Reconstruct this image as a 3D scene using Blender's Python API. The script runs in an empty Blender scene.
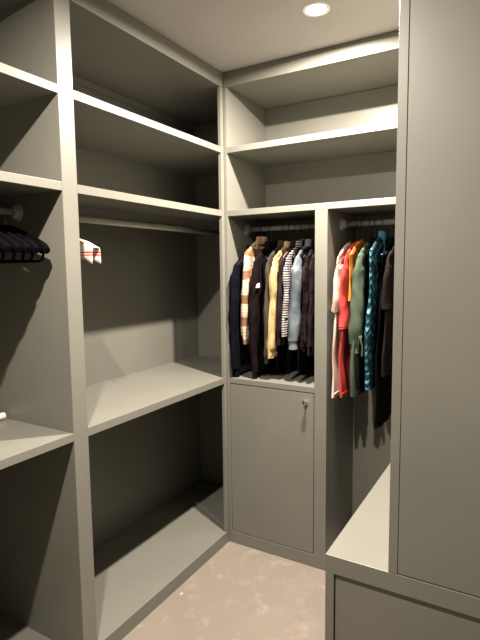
import bpy, bmesh, math, random
from mathutils import Vector, Matrix, noise
random.seed(7)
C = bpy.context.scene.collection
PI = math.pi

# ------------------------------------------------------------------ dimensions (metres)
H = 2.4836                    # ceiling
FZ = 2.4097                   # underside of the top fascias
A1, A0 = 2.116, 2.087         # upper shelf top / bottom
B1, B0 = 1.7998, 1.770        # second shelf
S1, S0 = 0.9255, 0.8950       # waist-high shelf
K = 0.0650                    # top of the bottom boards
LX = -0.520                   # back of the left unit
EY = 0.480                    # far end of the left unit
Y1, Y2 = -1.0384, -0.9722     # divider of the left unit
NY = -2.30                    # near end of the left unit
BY = 0.433                    # back of the back unit
P1, P2 = 0.4969, 0.5588       # post of the back unit
BX = 1.075                    # right end of the back unit's opening
RX0, RY = 0.871, -0.846       # right unit: left side, front
RH, RR = 0.626, 0.569         # ledge top, underside of its rail
TX = 1.061                    # left side of the tall cupboard
WR = 1.75                     # right wall

# ------------------------------------------------------------------ helpers
def tag(o, label=None, cat=None, group=None, kind=None):
    if label: o['label'] = label
    if cat: o['category'] = cat
    if group: o['group'] = group
    if kind: o['kind'] = kind
    return o

def thing(name, label, cat, loc=(0, 0, 0), rz=0.0, group=None):
    o = bpy.data.objects.new(name, None); C.objects.link(o)
    o.empty_display_size = .05
    o.location = loc; o.rotation_euler = (0, 0, rz)
    return tag(o, label, cat, group)

def obj(name, bm, m, parent=None, smooth=False, bevel=0.0):
    bmesh.ops.recalc_face_normals(bm, faces=bm.faces)
    me = bpy.data.meshes.new(name); bm.to_mesh(me); bm.free()
    if smooth:
        for p in me.polygons: p.use_smooth = True
        me.set_sharp_from_angle(angle=math.radians(48))
    for mm in (m if isinstance(m, (list, tuple)) else [m]): me.materials.append(mm)
    o = bpy.data.objects.new(name, me); C.objects.link(o)
    if parent: o.parent = parent
    if bevel:
        b = o.modifiers.new('bevel', 'BEVEL'); b.width = bevel; b.segments = 2; b.limit_method = 'ANGLE'
    return o

def box(bm, x0, x1, y0, y1, z0, z1):
    v = [bm.verts.new((x, y, z)) for x in (x0, x1) for y in (y0, y1) for z in (z0, z1)]
    for f in ((0, 1, 3, 2), (4, 6, 7, 5), (0, 4, 5, 1), (2, 3, 7, 6), (0, 2, 6, 4), (1, 5, 7, 3)):
        bm.faces.new([v[i] for i in f])

def bx(*a):
    bm = bmesh.new(); box(bm, *a); return bm

def board(name, parent, *a, m=None, label=None, bevel=.0014):
    o = obj(name, bx(*a), m or M['paint'], parent, bevel=bevel)
    if label: o['label'] = label
    return o

def tube(bm, pts, rad, n=10, cap=True):
    """Sweep an ellipse (r or (rx, ry)) along pts."""
    pts = [Vector(p) for p in pts]; rings = []
    prev = None
    for i, p in enumerate(pts):
        a = pts[max(i - 1, 0)]; b = pts[min(i + 1, len(pts) - 1)]
        t = (b - a).normalized()
        if prev is None:
            ref = Vector((1, 0, 0)) if abs(t.x) < .9 else Vector((0, 1, 0))
        else: ref = prev
        u = (ref - t * ref.dot(t)).normalized(); w = t.cross(u); prev = u
        r = rad[i] if isinstance(rad, list) else rad
        if not isinstance(r, (list, tuple)): r = (r, r)
        rings.append([bm.verts.new(p + u * (r[0] * math.cos(2 * PI * k / n)) + w * (r[1] * math.sin(2 * PI * k / n))) for k in range(n)])
    for a, b in zip(rings, rings[1:]):
        for k in range(n):
            bm.faces.new((a[k], a[(k + 1) % n], b[(k + 1) % n], b[k]))
    if cap:
        bm.faces.new(rings[0][::-1]); bm.faces.new(rings[-1])

def lathe(bm, prof, origin, axis, n=28):
    axis = Vector(axis).normalized()
    u = axis.orthogonal().normalized(); w = axis.cross(u); o = Vector(origin); rings = []
    for r, h in prof:
        rings.append([bm.verts.new(o + axis * h + (u * math.cos(2 * PI * k / n) + w * math.sin(2 * PI * k / n)) * r) for k in range(n)])
    for a, b in zip(rings, rings[1:]):
        for k in range(n): bm.faces.new((a[k], a[(k + 1) % n], b[(k + 1) % n], b[k]))
    bm.faces.new(rings[0][::-1]); bm.faces.new(rings[-1])

# ------------------------------------------------------------------ materials
M = {}
class NT:
    def __init__(s, name, rough=.6, metal=0.0, spec=.5):
        s.m = bpy.data.materials.new(name); s.m.use_nodes = True
        s.t = s.m.node_tree; s.b = s.t.nodes['Principled BSDF']
        s.b.inputs['Roughness'].default_value = rough; s.b.inputs['Metallic'].default_value = metal
        s.b.inputs['Specular IOR Level'].default_value = spec
        s.co = s.t.nodes.new('ShaderNodeTexCoord')
    def n(s, kind, **kw):
        nd = s.t.nodes.new(kind)
        for k, v in kw.items():
            if hasattr(nd, k): setattr(nd, k, v)
            else: nd.inputs[k.replace('_', ' ')].default_value = v
        return nd
    def l(s, a, b): s.t.links.new(a, b)
    def mapping(s, sc=(1, 1, 1), rot=(0, 0, 0)):
        mp = s.n('ShaderNodeMapping'); mp.inputs['Scale'].default_value = sc; mp.inputs['Rotation'].default_value = rot
        s.l(s.co.outputs['Object'], mp.inputs['Vector']); return mp.outputs[0]
    def noise(s, scale, detail=4, vec=None, rough=.5):
        nd = s.n('ShaderNodeTexNoise'); nd.inputs['Scale'].default_value = scale
        nd.inputs['Detail'].default_value = detail; nd.inputs['Roughness'].default_value = rough
        s.l(vec if vec else s.co.outputs['Object'], nd.inputs['Vector']); return nd.outputs['Fac']
    def ramp(s, fac, stops, const=False):
        r = s.n('ShaderNodeValToRGB'); e = r.color_ramp.elements
        if const: r.color_ramp.interpolation = 'CONSTANT'
        while len(e) < len(stops): e.new(.5)
        for el, (p, c) in zip(e, stops): el.position = p; el.color = (*c, 1)
        s.l(fac, r.inputs[0]); return r.outputs[0]
    def mix(s, fac, a, b):
        m = s.n('ShaderNodeMix'); m.data_type = 'RGBA'
        for i, v in ((0, fac), (6, a), (7, b)):
            if isinstance(v, (int, float)): m.inputs[i].default_value = v
            elif isinstance(v, tuple): m.inputs[i].default_value = (*v, 1)
            else: s.l(v, m.inputs[i])
        return m.outputs[2]
    def wave(s, scale, axis='Z', dist=0, vec=None, prof='SIN'):
        w = s.n('ShaderNodeTexWave'); w.wave_type = 'BANDS'; w.bands_direction = axis; w.wave_profile = prof
        w.inputs['Scale'].default_value = scale; w.inputs['Distortion'].default_value = dist
        w.inputs['Detail Scale'].default_value = 2
        s.l(vec if vec else s.co.outputs['Object'], w.inputs['Vector']); return w.outputs['Fac']
    def color(s, c):
        if isinstance(c, tuple): s.b.inputs['Base Color'].default_value = (*c, 1)
        else: s.l(c, s.b.inputs['Base Color'])
        return s
    def bump(s, fac, strength=.2, dist=.002):
        b = s.n('ShaderNodeBump'); b.inputs['Strength'].default_value = strength; b.inputs['Distance'].default_value = dist
        s.l(fac, b.inputs['Height']); s.l(b.outputs[0], s.b.inputs['Normal']); return s

def paint(name, c, rough=.42, var=.06):
    t = NT(name, rough, spec=.4)
    f = t.noise(3.0, 5)
    lo = tuple(x * (1 - var) for x in c); hi = tuple(min(x * (1 + var), 1) for x in c)
    t.color(t.ramp(f, [(.3, lo), (.7, hi)]))
    t.bump(t.noise(70, 4), .10, .0008)
    M[name] = t.m
paint('paint', (.156, .154, .129))
paint('ceiling', (.40, .38, .365), .7, .03)
paint('wall', (.156, .154, .129), .5)

t = NT('floor', .6, spec=.35)                                       # cement screed, pinkish, paint drips
base = t.ramp(t.noise(2.6, 7, rough=.65), [(.30, (.150, .130, .103)), (.52, (.190, .158, .130)), (.72, (.225, .180, .153))])
blot = t.ramp(t.noise(9, 9, rough=.75), [(.53, (0, 0, 0)), (.66, (1, 1, 1))])
c1 = t.mix(.5, base, (.190, .165, .134)); c1 = t.mix(blot, c1, (.250, .210, .178)); fine = t.ramp(t.noise(38, 5, rough=.7), [(.63, (0, 0, 0)), (.70, (.4, .4, .4))]); c1 = t.mix(fine, c1, (.36, .32, .27))
mp = t.mapping((1, .5, 1), (0, 0, .9))
vo = t.n('ShaderNodeTexVoronoi'); vo.inputs['Scale'].default_value = 9; vo.inputs['Randomness'].default_value = 1
dn = t.n('ShaderNodeTexNoise'); dn.inputs['Scale'].default_value = 9; dn.inputs['Detail'].default_value = 5
t.l(mp, dn.inputs['Vector'])
mv = t.n('ShaderNodeMix'); mv.data_type = 'VECTOR'; mv.inputs[0].default_value = .12
t.l(mp, mv.inputs[4]); t.l(dn.outputs['Color'], mv.inputs[5]); t.l(mv.outputs[1], vo.inputs['Vector'])
spot = t.ramp(vo.outputs['Distance'], [(.035, (1, 1, 1)), (.06, (0, 0, 0))])
t.color(t.mix(spot, c1, (.42, .38, .33)))
t.bump(t.noise(40, 6), .25, .002); M['floor'] = t.m

def simple(name, c, rough=.5, metal=0.0, bumpsc=0, spec=.5):
    t = NT(name, rough, metal, spec)
    f = t.noise(25, 3)
    t.color(t.ramp(f, [(.3, tuple(x * .9 for x in c)), (.7, tuple(min(1, x * 1.08) for x in c))]))
    if bumpsc: t.bump(t.noise(bumpsc, 3), .25, .001)
    M[name] = t.m
simple('steel', (.42, .41, .39), .42, .15)
simple('rod_paint', (.33, .32, .27), .4)
simple('chrome', (.75, .72, .66), .18, 1.0)
simple('copper', (.42, .22, .18), .35, .8)
simple('black_velvet', (.0016, .0010, .0016), .9, 0, 300, .03)
simple('wood', (.45, .30, .14), .4)
simple('dark_wood', (.10, .065, .035), .4)
simple('black_plastic', (.01, .01, .01), .6, spec=.2)
simple('red_plastic', (.30, .04, .03), .35)
simple('white_plastic', (.85, .84, .82), .35)
simple('black_hole', (.01, .01, .01), .6)

def cloth(name, c, dark=None, sc=260, rough=.85, var=.14):
    t = NT(name, rough, spec=.04)
    f = t.noise(14, 5)
    lo = dark or tuple(x * (1 - var) for x in c)
    t.color(t.ramp(f, [(.3, lo), (.7, c)])); t.bump(t.noise(sc, 3), .3, .0008); M[name] = t.m
cloth('navy', (.0028, .0030, .0056))
cloth('fleece', (.007, .0046, .005), sc=120)
cloth('greybrown', (.05, .038, .03))
cloth('maroon', (.018, .011, .012))
cloth('black', (.0025, .0025, .003))
cloth('blackbrown', (.013, .0095, .009))
cloth('cream', (.50, .39, .33))
cloth('coral', (.50, .06, .052), var=.2)
cloth('orange', (.50, .19, .03))
cloth('sage', (.062, .085, .058))
cloth('tan', (.35, .27, .17))
cloth('white_cloth', (.80, .74, .68))
cloth('greyblue', (.13, .15, .18))

t = NT('denim', .85, spec=.04)
f = t.noise(9, 7, rough=.7); c = t.ramp(f, [(.34, (.035, .045, .058)), (.52, (.095, .112, .125)), (.66, (.23, .23, .21))])
w = t.wave(120, 'DIAGONAL'); t.color(t.mix(.12, c, t.ramp(w, [(.3, (.08, .10, .14)), (.7, (.4, .45, .5))])))
t.bump(t.noise(150, 4), .4, .001); M['denim'] = t.m

t = NT('yellow_cord', .85, spec=.04)
c = t.ramp(t.noise(12, 6), [(.3, (.34, .24, .10)), (.7, (.44, .33, .16))])
v = t.n('ShaderNodeTexVoronoi'); v.inputs['Scale'].default_value = 42; t.l(t.co.outputs['Object'], v.inputs['Vector'])
c = t.mix(t.ramp(v.outputs['Distance'], [(.10, (1, 1, 1)), (.17, (0, 0, 0))]), c, (.30, .16, .05))
t.color(c); t.bump(t.wave(60, 'Y'), .3, .001); M['yellow_cord'] = t.m

t = NT('stripes', .8, spec=.04)
t.color(t.ramp(t.wave(26, 'Z'), [(.45, (.015, .012, .02)), (.55, (.40, .38, .37))])); M['stripes'] = t.m

t = NT('plaid', .85, spec=.04)
wz = t.wave(2.6, 'Z', 1.6); wy = t.wave(3.6, 'Y', 1.0)
c = t.mix(t.ramp(wz, [(.62, (0, 0, 0)), (.72, (1, 1, 1))]), (.52, .41, .30), (.20, .105, .055))
c = t.mix(t.ramp(wy, [(.66, (0, 0, 0)), (.76, (.75, .75, .75))]), c, (.24, .10, .055))
c = t.mix(t.ramp(t.wave(18, 'Z'), [(.93, (0, 0, 0)), (.97, (.6, .6, .6))]), c, (.10, .06, .04))
t.color(c); t.bump(t.noise(200, 3), .3, .001); M['plaid'] = t.m

t = NT('dark_check', .85, spec=.04)
c = t.mix(t.ramp(t.wave(9, 'Z'), [(.8, (0, 0, 0)), (.86, (1, 1, 1))]), (.010, .006, .0065), (.003, .0025, .003))
c = t.mix(t.ramp(t.wave(10, 'Y'), [(.8, (0, 0, 0)), (.86, (.8, .8, .8))]), c, (.022, .015, .014))
t.color(c); M['dark_check'] = t.m

cloth('teal_bright', (.05, .19, .25), dark=(.004, .025, .04))
t = NT('teal_leaf', .7, spec=.2)                                    # black cloth with teal chevron leaves
sx = t.n('ShaderNodeSeparateXYZ'); t.l(t.co.outputs['Object'], sx.inputs[0])
pp = t.n('ShaderNodeMath', operation='PINGPONG'); t.l(sx.outputs['Y'], pp.inputs[0]); pp.inputs[1].default_value = .036
ad = t.n('ShaderNodeMath', operation='MULTIPLY_ADD'); t.l(pp.outputs[0], ad.inputs[0]); ad.inputs[1].default_value = -1.9; t.l(sx.outputs['Z'], ad.inputs[2])
cb = t.n('ShaderNodeCombineXYZ'); t.l(ad.outputs[0], cb.inputs['Z']); t.l(sx.outputs['Y'], cb.inputs['Y'])
wv = t.wave(8.5, 'Z', 1.6, cb.outputs[0])
leaf = t.ramp(wv, [(.48, (0, 0, 0)), (.60, (1, 1, 1))])
lc = t.ramp(t.noise(30, 4), [(.38, (.003, .022, .03)), (.52, (.02, .13, .17)), (.64, (.14, .36, .44))])
mk = t.ramp(t.noise(16, 3), [(.36, (0, 0, 0)), (.46, (1, 1, 1))])
c = t.mix(leaf, (.006, .010, .014), lc); c = t.mix(mk, (.008, .022, .03), c)
t.color(c); M['teal_leaf'] = t.m

t = NT('red_stripe', .8, spec=.04)
sx = t.n('ShaderNodeSeparateXYZ'); t.l(t.co.outputs['Object'], sx.inputs[0])
mr = t.n('ShaderNodeMapRange'); t.l(sx.outputs['Z'], mr.inputs[0]); mr.inputs[1].default_value = -.12; mr.inputs[2].default_value = 0
W_ = (.62, .56, .52); R_ = (.42, .07, .04)
t.color(t.ramp(mr.outputs[0], [(0, W_), (.36, R_), (.40, W_), (.44, R_), (.49, W_), (.75, (.55, .42, .25))], True)); M['red_stripe'] = t.m

def emis(name, c, s):
    m = bpy.data.materials.new(name); m.use_nodes = True; b = m.node_tree.nodes['Principled BSDF']
    b.inputs['Base Color'].default_value = (*c, 1); b.inputs['Emission Color'].default_value = (*c, 1); b.inputs['Emission Strength'].default_value = s
    M[name] = m
emis('glow', (1, .90, .74), 30)

# ------------------------------------------------------------------ the room
def struct(name, *a, m='wall'):
    o = obj(name, bx(*a), M[m]); o['kind'] = 'structure'; return o
FY = -3.3
struct('floor', -.62, WR + .1, FY, .6, -.1, 0, m='floor')
struct('ceiling', -.62, WR + .1, FY, .6, H, H + .1, m='ceiling')
struct('wall_left', -.66, -.545, FY, .6, 0, H)
struct('wall_back', -.545, WR + .1, .505, .6, 0, H)
struct('wall_right', WR, WR + .1, FY, .505, 0, H)
struct('wall_front', -.62, WR + .1, FY - .1, FY, 0, H)

# ------------------------------------------------------------------ left unit
def rod(parent, a, b, m, r=.0145, flanges=True):
    bm = bmesh.new(); tube(bm, [a, b], r, 20)
    o = obj('hanging_rod', bm, m, parent, smooth=False)
    for p in o.data.polygons: p.use_smooth = len(p.vertices) == 4
    d = (Vector(b) - Vector(a)).normalized()
    for p, s in ((Vector(a), 1), (Vector(b), -1)):
        bm = bmesh.new()
        lathe(bm, [(.031, 0), (.031, .005), (.022, .008), (.020, .022), (.0165, .024)], p, d * s, 24)
        f = obj('rod_flange', bm, M['steel'], o, smooth=False)
    return o

L = thing('shelving_unit', 'tall sage grey open shelving unit covering the left wall of the closet', 'shelving unit', (0, 0, 0))
board('divider_panel', L, LX, 0, Y1, Y2, K, FZ)
board('divider_panel', L, LX, 0, NY, NY + .06, K, FZ)
board('end_panel', L, LX, -.004, EY, EY + .018, K, FZ)
board('corner_stile', L, -.018, 0, -.0256, 0, K, FZ)
board('back_panel', L, LX - .015, LX, NY, EY + .018, 0, H - .004)
board('fascia', L, -.018, 0, NY, 0, FZ, H - .003)
board('kickboard', L, -.018, 0, NY, 0, .001, K)
board('top_panel', L, LX, -.018, NY, EY, FZ, FZ + .018)
board('base_board', L, LX, -.018, NY, EY, K - .018, K)
for z0, z1 in ((A0, A1), (B0, B1), (S0, S1)):
    # far bay: the shelf lies behind the corner stile, its lip in front flush with it
    bm = bmesh.new(); box(bm, LX, -.018, Y2, EY, z0, z1); box(bm, -.018, 0, Y2, -.0256, z0, z1)
    bmesh.ops.remove_doubles(bm, verts=bm.verts, dist=1e-5)
    obj('shelf', bm, M['paint'], L)
    board('shelf', L, LX, 0, NY + .06, Y1, z0, z1)
# batten at the very back under the top board
board('ceiling_batten', L, LX, LX + .015, Y2, EY, FZ - .03, FZ)
r1 = rod(L, (-.24, Y2, 1.713), (-.24, EY, 1.713), M['rod_paint'], .0145)
r2 = rod(L, (-.24, NY + .06, 1.713), (-.24, Y1, 1.713), M['steel'], .0125)

# ------------------------------------------------------------------ back unit
Bk = thing('wardrobe', 'tall sage grey wardrobe across the back wall with a small locked door below the shirts', 'wardrobe', (.5, 0, 0))
def bb(name, *a, **k):
    a = (a[0] - .5, a[1] - .5) + a[2:]
    return board(name, Bk, *a, **k)
EB = 1.10
bb('side_panel', 0, .018, .0, BY, 0.001, FZ)
bb('side_panel', BX, EB, 0, BY, 0.001, FZ)
bb('back_panel', 0, EB, BY, BY + .015, 0.001, H - .004)
bb('fascia', 0.0015, EB, 0, .018, FZ, H - .003)
bb('top_panel', .018, BX, .018, BY, FZ, FZ + .018)
bb('ceiling_batten', .018, BX, BY - .014, BY, FZ - .035, FZ - .002)
bb('shelf', .018, BX, 0, BY, A0, A1)
bb('shelf', .018, BX, 0, BY, B0, B1)
bb('post', P1, P2, 0, BY, K, B0)
bb('shelf', .018, P1, 0, BY, S0, S1 - .002)
bb('kickboard', .018, BX, 0, .018, .001, K + .001)
bb('base_board', .018, BX, .018, BY, K - .018, K)
d = obj('door', bx(.0205 - .5, P1 - .0035 - .5, .001, .020, K + .0045, S0 - .004), M['paint'], Bk, bevel=.0015)
bm = bmesh.new()
lathe(bm, [(.006, -.001), (.006, .010), (.0055, .014), (.0115, .018), (.0125, .023), (.0105, .027), (.004, .0285)], (.455 - .5, .001, .847), (0, -1, 0), 22)
obj('knob', bm, M['chrome'], d, smooth=True)['label'] = 'small round chrome knob'
rod(Bk, (.018 - .5, .20, 1.714), (P1 - .5, .20, 1.714), M['steel'], .0135)
rod(Bk, (P2 - .5, .20, 1.714), (BX - .5, .20, 1.714), M['steel'], .0135)

# ------------------------------------------------------------------ right unit
Rt = thing('cupboard', 'tall sage grey cupboard at the right with an empty ledge beside its door', 'cupboard', (1.3, RY, 0))
def rb(name, *a, **k):
    a = (a[0] - 1.3, a[1] - 1.3, a[2] - RY, a[3] - RY) + a[4:]
    return board(name, Rt, *a, **k)
RW = WR - .004
rb('ledge_top', RX0, RW, RY, -.002, RR, RH)
rb('stile', RX0, .8985, RY, RY + .02, .001, RR)
rb('side_panel', RX0, .889, RY + .02, -.002, .001, RR)
rb('kickboard', .8985, RW, RY + .03, RY + .045, .001, .06)
rb('lower_door', .9002, RW, RY + .009, RY + .027, .064, RR - .004)
rb('side_panel', TX, TX + .0255, RY, -.002, RH, H - .004)
rb('tall_door', TX + .0265, RW, RY + .0015, RY + .0200, RH + .003, H - .004)
rb('back_panel', TX + .0255, RW, -.02, -.002, RH, H - .004)

# ------------------------------------------------------------------ ceiling lights
def lamp(x, y, label):
    r = thing('ceiling_light', label, 'ceiling light', (x, y, H), group=None)
    bm = bmesh.new(); n = 32
    ro, ri = .052, .039
    prof = [(ro, 0), (ro, -.0018), (ri + .002, -.0028), (ri, -.001), (ri, 0)]
    rings = [[bm.verts.new((q * math.cos(2 * PI * k / n), q * math.sin(2 * PI * k / n), h)) for k in range(n)] for q, h in prof]
    rings.append(rings[0])
    for a, b in zip(rings, rings[1:]):
        for k in range(n): bm.faces.new((a[k], a[(k + 1) % n], b[(k + 1) % n], b[k]))
    obj('trim_ring', bm, M['white_plastic'], r, smooth=True)
    bm = bmesh.new()
    lathe(bm, [(.001, -.0016), (.020, -.0015), (.032, -.0012), (.037, -.0008), (.038, -.0002)], (0, 0, 0), (0, 0, 1), 32)
    obj('bulb', bm, M['glow'], r, smooth=True)
    ld = bpy.data.lights.new('downlight', 'AREA'); ld.shape = 'DISK'; ld.size = .05; ld.energy = LAMP; ld.color = (1, .885, .775)
    ld.spread = math.radians(175)
    lo = bpy.data.objects.new('downlight', ld); C.objects.link(lo); lo.parent = r; lo.location = (0, 0, -.0032)
    return r
LAMP = 112
lamp(.630, -.330, 'small round glowing downlight in the ceiling near the back unit')
LAMP = 80
lamp(.62, -1.70, 'small round downlight in the ceiling above the viewer')

# ------------------------------------------------------------------ hangers
def make_hanger(x, y, ztop, hw, mat, label, group, axis='y', rz=0.0, wide=.011, name='coat_hanger', bar=True, drop=.075, rodz=1.714, rodr=.0135, hookmat='steel', hh=.012, barz=.11):
    """Origin at the neck (ztop); body spreads along local y."""
    r = thing(name, label, 'hanger', (x, y, ztop), rz, group)
    # hook over the rod
    hz = rodz - ztop; R = rodr + .0035; pts = [(0, 0, 0), (0, 0, hz - R - .006)]
    for k in range(0, 11):
        a = -PI / 2 - (k / 10) * (PI * 1.35)
        pts.append((0, -R * math.cos(a) * -1 * 1.0, hz + R * math.sin(a)))
    bm = bmesh.new(); tube(bm, pts, .0017, 8); obj('hook', bm, M[hookmat], r, smooth=True)
    # shaped shoulders
    bm = bmesh.new()
    N = 12; pts = []; rad = []
    for k in range(-N, N + 1):
        s = k / N; pts.append((0, s * hw, -drop * abs(s) ** 1.35 + .004))
        rad.append((.006 + (wide - .006) * abs(s), hh * (1 - .25 * abs(s))))
    rad[0] = rad[-1] = (wide * .6, hh * .45)
    tube(bm, pts, rad, 10)
    obj('shoulder_bar', bm, M[mat], r, smooth=True)
    if bar:
        bm = bmesh.new()
        w = hw * .93
        tube(bm, [(0, -w, -drop * .92), (0, -w * .93, -barz + .004), (0, -w * .86, -barz), (0, 0, -barz), (0, w * .86, -barz), (0, w * .93, -barz + .004), (0, w, -drop * .92)], .0045, 8)
        obj('trouser_bar', bm, M[mat], r, smooth=True)
    return r

def copy_tree(o, parent=None):
    c = o.copy(); C.objects.link(c); c.parent = parent
    for ch in list(o.children): copy_tree(ch, c)
    return c

# near bay of the left unit: row of black hangers
h0 = make_hanger(-.245, -1.088, 1.638, .215, 'black_velvet', 'empty black padded hanger nearest the divider on the left rod', 'black hangers on the left rod',
                 rz=PI / 2, wide=.021, drop=.074, rodz=1.713, rodr=.0125, hookmat='copper', hh=.026, barz=.104)
for i in range(1, 11):
    c = copy_tree(h0); c.location = (-.245 + random.uniform(-.006, .006), -1.088 - .036 * i, 1.638)
    c.rotation_euler.z = PI / 2 + random.uniform(-.03, .03)
    c['label'] = 'empty black padded hanger in the tight row away from the divider'

# far bay: wooden hanger with a folded striped cloth over its shoulder
wh = make_hanger(-.245, -.868, 1.632, .205, 'wood', 'wooden hanger beside the divider wearing a white cloth', 'wooden hanger', rz=PI / 2, wide=.014, drop=.062, rodz=1.713, rodr=.0145, hh=.010, barz=.085)
def draped(loc):
    r = thing('striped_cloth', 'white cloth with red stripes draped over the wooden hanger', 'cloth', loc, PI / 2)
    bm = bmesh.new(); NU, NV = 14, 14; g = []
    for i in range(NU + 1):
        s = -.215 + .12 * i / NU                     # along the arm (local y), outer end first
        z0 = -.062 * (abs(s) / .205) ** 1.35 + .019
        row = []
        for j in range(NV + 1):
            q = j / NV * 2 - 1
            a = abs(q); xx = (.0175 * math.sin(min(a * 2.2, 1) * PI / 2)) * (1 if q > 0 else -1)
            zz = z0 - max(0, a - .30) * .085 + .0015 * math.sin(s * 70)
            xx += (1 if q > 0 else -1) * .003 * math.sin(s * 50) * a
            row.append(bm.verts.new((xx, s, zz)))
        g.append(row)
    for i in range(NU):
        for j in range(NV): bm.faces.new((g[i][j], g[i + 1][j], g[i + 1][j + 1], g[i][j + 1]))
    o = obj('drape', bm, M['red_stripe'], r, smooth=True)
    sd = o.modifiers.new('thick', 'SOLIDIFY'); sd.thickness = .0025; sd.offset = 1
    return r
draped((-.245, -.868, 1.632))

# white roll lying on the near shelf
bm = bmesh.new()
lathe(bm, [(.0115, 0), (.0145, .003), (.0145, .30), (.0115, .303)], (0, 0, 0), (0, -1, 0), 20)
ro_ = obj('paper_roll', bm, M['white_plastic'], None, smooth=False)
for p in ro_.data.polygons: p.use_smooth = len(p.vertices) == 4
ro_.location = (-.372, -1.050, S1 + .0148); ro_.rotation_euler.z = -.10
tag(ro_, 'thin white roll lying on the waist-high shelf below the black hangers', 'roll')

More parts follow.
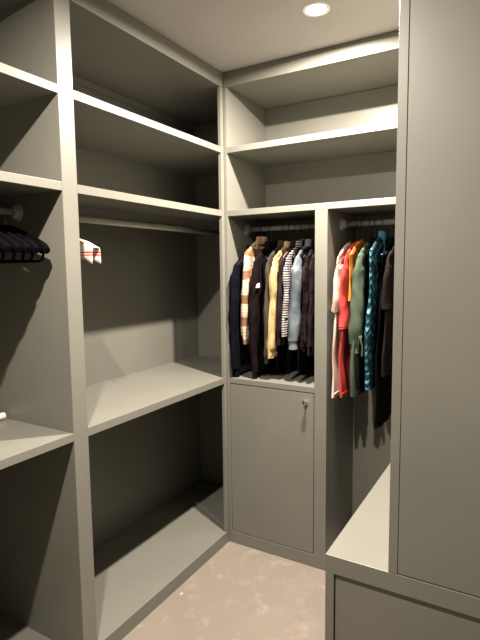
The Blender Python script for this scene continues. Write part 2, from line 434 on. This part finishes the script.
# ------------------------------------------------------------------ garments
YC = .200; RODZ = 1.714
def garment(name, label, cat, x, mat, hem, group, ztop=1.617, hw=.185, th=.015, rz=0.0, sleeve=None, sl_r=.030, sl_x=.019,
            flare=.0, collar=True, seed=0, fold=.006, hanger='black_plastic', hanger_name=None, yoff=0.0, sl_mat=None, col_mat=None, drop=.07, amp=1.0, lean=-.018):
    rnd = random.Random(seed * 31 + 5)
    r = thing(name, label, cat, (x, YC + yoff, ztop), rz, group)
    ph = [rnd.uniform(0, 6.28) for _ in range(6)]
    Lz = ztop - hem
    bm = bmesh.new(); NU = 48; rings = []
    zs = []
    for i in range(9): s = i / 8; zs.append((.050 + (hw - .050) * s, -drop * s ** 1.35, .011 + (th * .62 - .011) * s))
    NR = 26
    for i in range(1, NR + 1):
        s = i / NR
        w = hw * (1 - .05 * math.sin(min(s * 2.2, 1) * PI) + flare * s)
        zs.append((w, -drop - (Lz - drop) * s, th * (.62 + .55 * min(1, s * 2.2))))
    for (w, z, t_) in zs:
        s = max(0, (-z - drop)) / (Lz - drop)
        ring = []
        for k in range(NU):
            a = 2 * PI * k / NU; ca, sa = math.cos(a), math.sin(a)
            y = w * math.copysign(abs(ca) ** .75, ca); xx = t_ * math.copysign(abs(sa) ** .8, sa)
            f = fold * amp * (.25 + s) * (math.sin(y * 42 + ph[0] + 1.2 * s) + .5 * math.sin(y * 77 + ph[1] - 2 * s))
            f += .003 * math.sin(-z * 16 + ph[2] + y * 10)
            xx += f * (1 - .3 * abs(ca))
            xx += .0022 * math.sin(y * 120 + ph[3] + z * 20) * (1 if sa > 0 else -1)
            xx += .0045 * s * noise.noise(Vector((y * 24 + ph[0], z * 7, 3 * math.copysign(1, sa) + ph[1])))
            zz = z + (.006 * math.sin(y * 25 + ph[4]) * s)
            y += .006 * s * math.sin(z * 14 + ph[5]); xx += lean * min(1.2, -z / .45) 
            ring.append(bm.verts.new((xx, y, zz)))
        rings.append(ring)
    for a, b in zip(rings, rings[1:]):
        for k in range(NU): bm.faces.new((a[k], a[(k + 1) % NU], b[(k + 1) % NU], b[k]))
    # hem turned inside a little
    last = [bm.verts.new((v.co.x * .75, v.co.y * .985, v.co.z + .02)) for v in rings[-1]]
    for k in range(NU): bm.faces.new((rings[-1][k], rings[-1][(k + 1) % NU], last[(k + 1) % NU], last[k]))
    bm.faces.new(last)
    obj('body', bm, M[mat], r, smooth=True)
    if sleeve:
        for s in (-1, 1):
            bm = bmesh.new(); pts = []; rad = []; end = sleeve; n = 44
            sh = rnd.uniform(-.003, .003); yo = hw - sl_r * .55
            # the shoulder seam: out along the slope, then a soft turn downwards
            path = [(yo - .055, -drop + .002), (yo - .035, -drop + .001), (yo - .018, -drop - .006), (yo - .006, -drop - .020), (yo, -drop - .042)]
            for (yy, z), k in zip(path, (.55, .70, .80, .88, .95)):
                pts.append((sh + lean * -z / .45, s * yy, z)); rad.append((sl_x * k * .55, sl_r * k * .85))
            top = -drop - .042
            for i in range(1, n + 1):
                q = i / n; z = top + (-end - top) * q
                yy = yo + .006 * math.sin(q * 5 + ph[1]) - .012 * q * q
                xx = .003 * math.sin(q * 7 + ph[0] + s) * q + sh + lean * min(1.2, -z / .45); kx = .52 + .63 * min(1, -z / .36)
                k = 1 if sleeve > .45 else (1 + .18 * q)
                tp = .22 if sleeve > .45 else 0
                pts.append((xx, s * yy, z)); rad.append((sl_x * k * kx * (1 - tp * q), sl_r * k * (1 - tp * q)))
            if sleeve > .45:      # cuff
                p = pts[-1]; pts += [(p[0], p[1], p[2] - .003), (p[0], p[1], p[2] - .045)]
                rr = rad[-1]; rad += [(rr[0] * .80, rr[1] * .80), (rr[0] * .78, rr[1] * .82)]
            else:                  # open short sleeve
                p = pts[-1]; rr = rad[-1]
            rr = rad[-1]; p = pts[-1]
            pts.append((p[0], p[1], p[2] + .012)); rad.append((rr[0] * .7, rr[1] * .7))
            tube(bm, pts, rad, 22)
            for v in bm.verts:          # creases running across and down the sleeve
                c = v.co; d = noise.noise(Vector((c.x * 30 + ph[0], c.y * 24 + c.z * 6 + ph[1], c.z * 13 + ph[2])))
                e = noise.noise(Vector((c.x * 60, c.y * 60 + ph[3], c.z * 18 + ph[4])))
                v.co.x += (.0055 * d + .0030 * e) * (1 if c.x > sh + lean * min(1.2, -c.z / .45) else -1); v.co.y += .004 * d * s
            obj('sleeve', bm, M[sl_mat or mat], r, smooth=True)
    if collar:
        bm = bmesh.new(); n = 24; rg = []
        for (sc, z) in ((1.0, -.012), (.92, .012), (.98, .026), (1.12, .018), (1.22, -.012), (1.16, -.014)):
            rg.append([bm.verts.new(((.017 * sc) * math.sin(2 * PI * k / n), (.052 * sc) * math.cos(2 * PI * k / n), z + .004 * math.cos(2 * PI * k / n + ph[0]))) for k in range(n)])
        for a, b in zip(rg, rg[1:]):
            for k in range(n): bm.faces.new((a[k], a[(k + 1) % n], b[(k + 1) % n], b[k]))
        obj('collar', bm, M[col_mat or mat], r, smooth=True)
    make_hanger(x, YC + yoff, ztop + .004, hw - .025, hanger, ('red ' if hanger == 'red_plastic' else 'brown ' if 'wood' in hanger else 'black ') + 'hanger in the ' + label, 'hangers on the back rods', rz=rz, wide=.0055, drop=drop * 1.05, bar=False, hh=.006, hookmat='black_plastic')
    return r

G3 = 'clothes hanging above the small door'
G4 = 'clothes hanging in the open right compartment'
j1 = garment('jacket', 'navy blue jacket at the far left of the rod', 'jacket', .056, 'navy', .975, G3, hw=.200, th=.019, sleeve=.63, sl_r=.040, sl_x=.026, seed=1, drop=.085, ztop=1.600, flare=.06)
garment('plaid_shirt', 'cream and brown plaid shirt next to the navy jacket', 'shirt', .112, 'plaid', 1.10, G3, seed=2, sleeve=.50, sl_r=.028, sl_x=.019, th=.013, hanger='wood', drop=.068, ztop=1.648)
fl = garment('fleece_jacket', 'dark fleece jacket with a small white chest logo', 'jacket', .164, 'fleece', .955, G3, seed=3, hw=.188, th=.017, drop=.08, sleeve=.655, sl_r=.030, sl_x=.019)
garment('shirt', 'grey brown shirt showing a narrow edge left of the yellow shirt', 'shirt', .240, 'greybrown', 1.045, G3, seed=4, sleeve=.56, sl_r=.024, sl_x=.013, th=.010, fold=.003)
garment('corduroy_shirt', 'pale yellow shirt in the middle of the rod', 'shirt', .276, 'yellow_cord', 1.045, G3, seed=5, sleeve=.53, sl_r=.030, sl_x=.022, th=.013, fold=.003, hanger='dark_wood', flare=.05, lean=-.028)
garment('shirt', 'dark maroon shirt between the yellow shirt and the striped one', 'shirt', .312, 'maroon', 1.11, G3, seed=6, sleeve=.46, sl_r=.026, sl_x=.014, th=.010, fold=.003, hanger='dark_wood')
garment('striped_shirt', 'black and white striped shirt left of the denim jacket', 'shirt', .342, 'stripes', 1.16, G3, seed=7, sleeve=.36, sl_r=.022, sl_x=.012, th=.010, fold=.003, hanger='dark_wood')
dj = garment('denim_jacket', 'light blue faded denim jacket', 'jacket', .394, 'denim', 1.13, G3, seed=8, hw=.187, sleeve=.475, sl_r=.044, sl_x=.031, th=.015, fold=.004, flare=.03, lean=-.028, drop=.075)
garment('checked_shirt', 'dark checked shirt right of the denim jacket', 'shirt', .444, 'dark_check', 1.10, G3, seed=9, sleeve=.48, sl_r=.028, sl_x=.016, th=.011, fold=.003)
garment('coat', 'dark brown coat nearest the post', 'coat', .478, 'blackbrown', 1.07, G3, seed=10, sleeve=.50, sl_r=.024, sl_x=.012, th=.010, fold=.003)
garment('coat', 'long black coat between the fleece jacket and the grey brown shirt', 'coat', .192, 'black', .962, G3, seed=11, hw=.160, th=.009, fold=.002, yoff=.03)
garment('coat', 'long black coat hanging lower than the denim jacket beside it', 'coat', .405, 'black', .955, G3, seed=12, hw=.172, th=.008, fold=.002, yoff=.025)
garment('dress', 'long black dress hanging lower than the striped shirt', 'dress', .350, 'black', .965, G3, seed=13, hw=.172, th=.007, fold=.002, yoff=.025)
garment('dress', 'long black dress hanging lower than the maroon shirt', 'dress', .282, 'black', .97, G3, seed=14, hw=.165, th=.006, fold=.002, yoff=.03)

# chest logo of the fleece: a white quarter dome with three arcs
bm = bmesh.new()
def arc_band(r0, r1, n=14):
    pa = [(r0 * math.cos(a), r0 * math.sin(a)) for a in [i / n * PI / 2 for i in range(n + 1)]]
    pb = [(r1 * math.cos(a), r1 * math.sin(a)) for a in [i / n * PI / 2 for i in range(n + 1)]]
    va = [(bm.verts.new((0, -p[0], p[1])), bm.verts.new((.0014, -p[0], p[1]))) for p in pa]
    vb = [(bm.verts.new((0, -p[0], p[1])), bm.verts.new((.0014, -p[0], p[1]))) for p in pb]
    for i in range(n):
        bm.faces.new((va[i][1], va[i + 1][1], vb[i + 1][1], vb[i][1]))
        bm.faces.new((va[i][0], vb[i][0], vb[i + 1][0], va[i + 1][0]))
        bm.faces.new((va[i][0], va[i + 1][0], va[i + 1][1], va[i][1])); bm.faces.new((vb[i][0], vb[i][1], vb[i + 1][1], vb[i + 1][0]))
    bm.faces.new((va[0][0], va[0][1], vb[0][1], vb[0][0])); bm.faces.new((va[n][0], vb[n][0], vb[n][1], va[n][1]))
arc_band(.004, .012); arc_band(.015, .022); arc_band(.025, .032)
lg = obj('logo', bm, M['white_plastic'], fl); lg['label'] = 'small white dome logo'
lg.location = (.0225, -.172, -.213); lg.scale = (1, 1.25, .75)

garment('dress', 'cream pink dress at the left of the right compartment', 'dress', .606, 'cream', .885, G4, seed=21, sleeve=.32, sl_r=.036, sl_x=.017, th=.012, fold=.003, collar=False, hanger='red_plastic')
garment('dress', 'coral red short-sleeved dress beside the cream one', 'dress', .640, 'coral', .888, G4, seed=22, hw=.182, sleeve=.40, sl_r=.052, sl_x=.017, th=.012, fold=.003, collar=False, hanger='red_plastic')
garment('blouse', 'orange blouse between the coral dress and the sage green one', 'blouse', .664, 'orange', 1.34, G4, seed=23, th=.008, hw=.18, fold=.002, collar=False, hanger='red_plastic', ztop=1.625)
sg = garment('dress', 'sage green dress with a knotted sleeve', 'dress', .702, 'sage', .90, G4, seed=24, hw=.19, sleeve=.47, sl_r=.038, sl_x=.033, th=.018, fold=.004, collar=False)
td = garment('dress', 'black dress with a bright teal leaf pattern', 'dress', .765, 'teal_leaf', .935, G4, seed=25, hw=.195, th=.018, fold=.005, ztop=1.645, col_mat='teal_bright')
garment('shirt', 'dark brown short-sleeved shirt nearest the tall cupboard', 'shirt', .843, 'blackbrown', 1.00, G4, seed=26, hw=.190, sleeve=.30, sl_r=.046, sl_x=.022, th=.013, fold=.004)
garment('dress', 'long black dress reaching lowest in the right compartment', 'dress', .806, 'black', .745, G4, seed=27, hw=.178, th=.010, fold=.003, yoff=.02)
garment('dress', 'black dress between the sage green dress and the teal patterned one', 'dress', .727, 'black', .905, G4, seed=28, hw=.172, th=.007, fold=.002)
# knotted tie at the end of the sage sleeve
bm = bmesh.new()
for dx, dy, dz in ((.012, -.012, -.085), (-.010, .006, -.065)):
    tube(bm, [(0, -.172, -.435), (dx * .5 + .012, -.185 + dy, -.445), (dx + .016, -.190 + dy, -.435 + dz * .5), (dx + .014, -.188 + dy, -.435 + dz)], [(.006, .006), (.003, .010), (.0025, .012), (.0025, .014)], 8)
lathe(bm, [(.001, -.009), (.008, -.006), (.010, 0), (.008, .006), (.001, .009)], (.014, -.185, -.437), (0, .3, 1), 12)
obj('sleeve_tie', bm, M['sage'], sg, smooth=True)
# looped cord at the neck of the teal dress
bm = bmesh.new()
tube(bm, [(.012, -.045, .012), (.022, -.075, -.005), (.026, -.085, -.035), (.024, -.060, -.050), (.022, -.070, -.085), (.024, -.100, -.100), (.024, -.115, -.085)], .0035, 8)
obj('neck_cord', bm, M['teal_bright'], td, smooth=True)

# ------------------------------------------------------------------ camera
cam = bpy.data.cameras.new('camera'); co = bpy.data.objects.new('camera', cam); C.objects.link(co)
yaw, pit, rol = (math.radians(a) for a in (30.209, -5.869, -.6585))
fw = Vector((-math.sin(yaw) * math.cos(pit), math.cos(yaw) * math.cos(pit), math.sin(pit)))
rt = Vector((math.cos(yaw), math.sin(yaw), 0)); up = rt.cross(fw)
r_ = rt * math.cos(rol) + up * math.sin(rol); u_ = -rt * math.sin(rol) + up * math.cos(rol)
mw = Matrix((r_, u_, -fw)).transposed().to_4x4(); mw.translation = (1.379, -2.2233, 1.5)
co.matrix_world = mw
cam.sensor_fit = 'VERTICAL'; cam.sensor_height = 36; cam.sensor_width = 27; cam.lens = 497.24 / 640 * 36; cam.clip_start = .02
S = bpy.context.scene; S.camera = co
w = bpy.data.worlds.new('world'); S.world = w; w.use_nodes = True
w.node_tree.nodes['Background'].inputs[0].default_value = (.02, .02, .02, 1); w.node_tree.nodes['Background'].inputs[1].default_value = .2
S.view_settings.view_transform = 'Standard'; S.view_settings.look = 'None'; S.view_settings.gamma = 1
S.view_settings.use_curve_mapping = False; S.view_settings.exposure = 0.0
